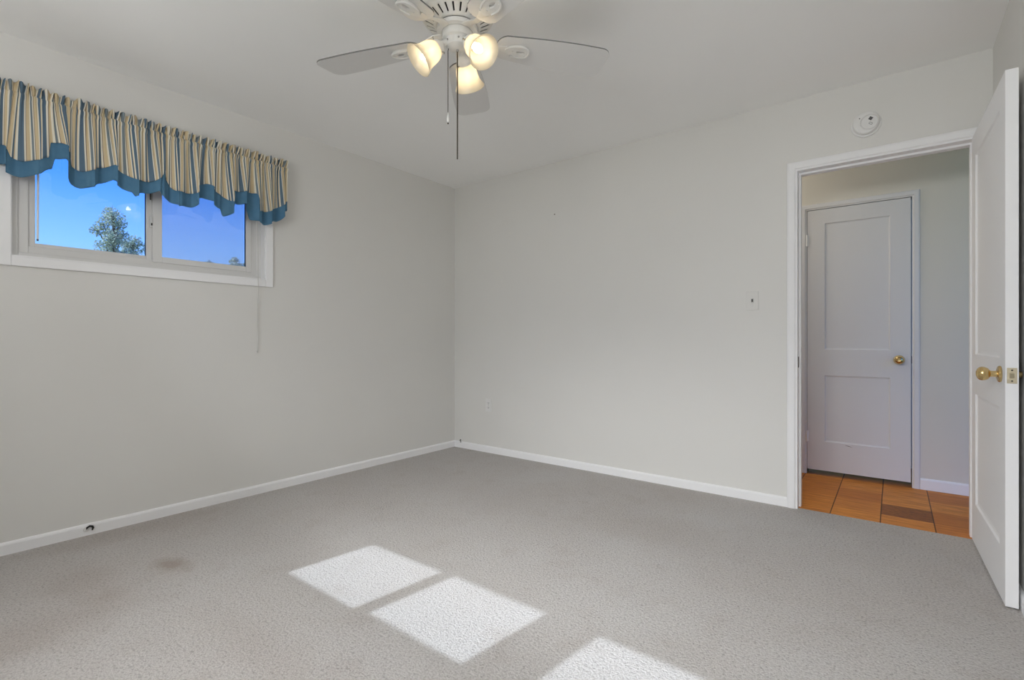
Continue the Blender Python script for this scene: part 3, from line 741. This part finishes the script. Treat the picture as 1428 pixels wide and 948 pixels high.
box(bm, (-.0085, -.0012, -.0085), (.0085, .0012, .0085), .001, Matrix.Translation((.022, -.047, .013)) @ Matrix.Rotation(R(38), 4, 'Y')); obj('vent_grille', bm, M['grey'], sd)
bm = B(); rect = [(-.0085, -.0055), (.0085, -.0055), (.0085, .0055), (-.0085, .0055)]; rin = [(-.0062, -.0032), (.0062, -.0032), (.0062, .0032), (-.0062, .0032)]
ringprism(bm, rect, rin, 0, .0016, Matrix.Translation((.022, -.0465, -.014)) @ Matrix.Rotation(R(38), 4, 'Y') @ RX); obj('button_outline', bm, M['seam'], sd)
bm = B(); lathe(bm, [(0, .0415), (.003, .0415), (.003, .0428), (0, .0430)], 16, RX @ Matrix.Translation((-.028, .026, -.001))); obj('indicator_light', bm, M['grey'], sd, 35)

ls = thing('light_switch', 'single toggle light switch on the wall left of the doorway', 'light switch', (2.593, 0, 1.250))
bm = B(); box(bm, (-.035, -.006, -.0585), (.035, 0, .0585), .0025); pl = obj('cover_plate', bm, M['wall'], ls)
bm = B(); rect_ring(bm, 1, -.0066, -.0058, -.0065, .0065, -.0125, .0125, .0015, .0015, .0015, .0015, 0); obj('toggle_slot', bm, M['seam'], ls)
bm = B(); box(bm, (-.0042, -.0155, -.010), (.0042, -.0055, .007), .0015, Matrix.Rotation(R(-18), 4, 'X')); obj('toggle', bm, M['grey'], ls)['label'] = 'dark grey toggle'
for z in (-.030, .030):
    bm = B(); lathe(bm, [(0, .0075), (.0028, .007), (.0034, .006), (.0034, .004)], 12, Matrix.Translation((0, 0, z)) @ RX); obj('screw', bm, M['plastic'], ls, 40)
wo_ = thing('wall_outlet', 'duplex wall outlet low on the wall near the corner', 'outlet', (.427, 0, .422))
bm = B(); box(bm, (-.035, -.006, -.0575), (.035, 0, .0575), .0025); obj('cover_plate', bm, M['plastic'], wo_)
for z in (-.0195, .0195):
    bm = B(); pts = [(.0165*math.cos(2*PI*q/32), max(-.0135, min(.0135, .0165*math.sin(2*PI*q/32)))) for q in range(32)]
    prism(bm, pts, 0, .0085, Matrix.Translation((0, 0, z)) @ RX); rc = obj('receptacle', bm, M['plastic'], wo_)
    bm = B(); box(bm, (-.0075, -.0092, z-.002), (-.0050, -.0083, z+.007)); box(bm, (.0050, -.0092, z-.002), (.0075, -.0083, z+.007)); lathe(bm, [(0, .0083), (.0027, .0083), (.0027, .0092), (0, .0092)], 12, Matrix.Translation((0, 0, z-.0075)) @ RX); obj('slots', bm, M['grey'], rc)
bm = B(); lathe(bm, [(0, .0075), (.0028, .007), (.0034, .006), (.0034, .004)], 12, RX); obj('screw', bm, M['steel'], wo_, 40)

bm = B(); lathe(bm, [(0, -.010), (.0015, -.010), (.0015, .006), (.0045, .0065), (.0045, .0085), (.002, .0095), (0, .0095)], 12, Matrix.Rotation(PI/2, 4, 'X'))
tag(obj('nail', bm, M['chain'], None, 40, loc=(1.127, 0, 2.020)), 'small dark nail in the bare wall right of the corner', 'nail')
cb = thing('cable_stub', 'black cable stub coming out of the wall just above the baseboard in the corner', 'cable', (.084, 0, .073))
bm = B(); tube(bm, [(0, .006, 0), (0, -.006, .001), (.002, -.014, -.001), (.008, -.019, -.008), (.010, -.020, -.012)], .0040, 10); obj('cable', bm, M['black'], cb, 40)
bm = B(); lathe(bm, [(.004, 0), (.011, 0), (.010, .003), (.005, .004), (.004, .004)], 20, RX); obj('bushing', bm, M['plastic'], cb, 40)
bm = B(); lathe(bm, [(0, 0), (.0052, 0), (.0055, .004), (.0050, .010), (0, .010)], 12, Matrix.Translation((.0135, -.0215, -.021)) @ Matrix.Rotation(R(20), 4, 'Y')); obj('connector', bm, M['steel'], cb, 40)
cb2 = thing('cable_stub', 'short curled black cable stub poking out of the baseboard under the window', 'cable', (.013, -2.692, .034))
bm = B(); tube(bm, [(-.004, -.010, -.002), (.006, -.008, .008), (.009, .002, .014), (.009, .012, .010), (.007, .016, 0), (.006, .012, -.010)], [.0035, .0045, .005, .005, .0045, .0028], 10); obj('cable', bm, M['black'], cb2, 40)
bm = B(); lathe(bm, [(.004, 0), (.013, 0), (.012, .003), (.005, .004), (.004, .004)], 20, Matrix.Translation((0, -.010, -.002)) @ Matrix.Rotation(PI/2, 4, 'Y')); obj('bushing', bm, M['plastic'], cb2, 40)

ds = thing('door_stop', 'brass spring door stop on the baseboard behind the open door', 'door stop', (X1-.013, -.708, .030), (0, 0, 0))
MX = Matrix.Rotation(-PI/2, 4, 'Y')                      # local z -> -x
bm = B(); lathe(bm, [(0, 0), (.011, 0), (.010, .004), (.006, .006), (0, .006)], 20, MX); obj('base', bm, M['brass'], ds, 40)

# ---------------------------------------------------------------- outdoors seen through the window
bm = B(); box(bm, (-34, -26, -.75), (30, 28, -.45))
tag(obj('lawn', bm, M['lawn']), 'green lawn outside the house', 'lawn', kind='structure')
def tree(label, base, top, crown, blobs, seed, leaf=.075, nleaf=2600, zlow=None):
    """crown: list of (dx,dy,z,r) leaf clumps around the stem"""
    rnd = random.Random(seed); x, y = base; zg = -.45
    t = thing('tree', label, 'tree', (x, y, zg))
    bm = B(); pts = []; n = 9
    for k in range(n):
        f = k/(n-1); pts.append((.10*math.sin(3*f+seed), .08*math.sin(2.3*f+seed*2), (top-.25-zg)*f))
    tube(bm, pts, [.13*(1-.88*k/(n-1)) for k in range(n)], 10); obj('trunk', bm, M['bark'], t, 60)
    bb = B(); lf = B()
    tot = sum(b[3]**2 for b in blobs)
    for (dx, dy, z, r) in blobs:
        f = max(.25, (z-.35*r-zg-.35)/(top-.25-zg)); f = min(f, .97)
        k = f*(n-1); i = int(k); q = Vector(pts[i]).lerp(Vector(pts[min(i+1, n-1)]), k-i)
        e_ = Vector((dx, dy, z-zg)); mid = q.lerp(e_, .5)+Vector((0, 0, -.06))
        tube(bb, [q, mid, e_], [.03, .02, .008], 6)
        for _ in range(9):
            d = Vector((rnd.gauss(0, 1), rnd.gauss(0, 1), rnd.gauss(.3, 1))).normalized()
            tube(bb, [e_-d*.02, e_+d*r*.5, e_+d*r*.95+Vector((0, 0, .03))], [.007, .005, .002], 4)
        for _ in range(int(nleaf*r*r/tot)):
            d = Vector((rnd.gauss(0, 1), rnd.gauss(0, 1), rnd.gauss(0, 1))).normalized()*r*(rnd.random()**.45)
            d.z *= .85
            p = e_+d
            rot = Matrix.Rotation(rnd.uniform(0, 2*PI), 3, 'Z') @ Matrix.Rotation(rnd.uniform(-1.1, 1.1), 3, 'X') @ Matrix.Rotation(rnd.uniform(-.9, .9), 3, 'Y')
            s = leaf*rnd.uniform(.6, 1.25)
            v = [lf.verts.new(p + rot @ Vector(c)*s) for c in ((0, -.5, 0), (.28, -.05, .08), (0, .5, -.03), (-.28, -.05, .08))]
            lf.faces.new([v[0], v[1], v[2]]); lf.faces.new([v[0], v[2], v[3]])
    obj('branches', bb, M['bark'], t, 60); obj('foliage', lf, M['leaf'], t)
    return t
def blobs_for(w, z0, z1, n, r, seed, up):
    """clumps across a crown; up = direction along which the width runs"""
    rnd = random.Random(seed); out = [(0, 0, z1-r*.75, r*.8)]
    for k in range(n):
        f = (k+.5)/n; z = z0+(z1-r-z0)*f; hw = w*(1-.62*f**1.6)
        s = rnd.uniform(-1, 1)*hw; dpt = rnd.uniform(-.7, .7)*hw
        out.append((s*up[0]+dpt*up[1], s*up[1]-dpt*up[0], z+rnd.uniform(-.08, .08), r*rnd.uniform(.7, 1.2)))
    return out
UP = (.79, .61)
tree('tall leafy tree outside, rising highest in the left window pane', (-11.75, .17), 4.30, None, blobs_for(.50, 2.1, 4.27, 22, .22, 3, UP), 3, .065, 5200)
tree('low rounded tree outside, at the right edge of the left window pane', (-17.37, 2.15), 4.66, None, blobs_for(.80, 2.4, 4.64, 20, .28, 8, UP), 8, .085, 5000)
tree('tree crown outside, low in the right window pane near its right side', (-13.64, 3.80), 3.74, None, blobs_for(.55, 2.2, 3.72, 14, .20, 12, UP), 12, .075, 3500)
tree('treetop outside, just peeking above the bottom of the right window pane', (-19.73, 5.38), 4.38, None, blobs_for(.28, 2.6, 4.42, 8, .22, 15, UP), 15, .1, 1500)
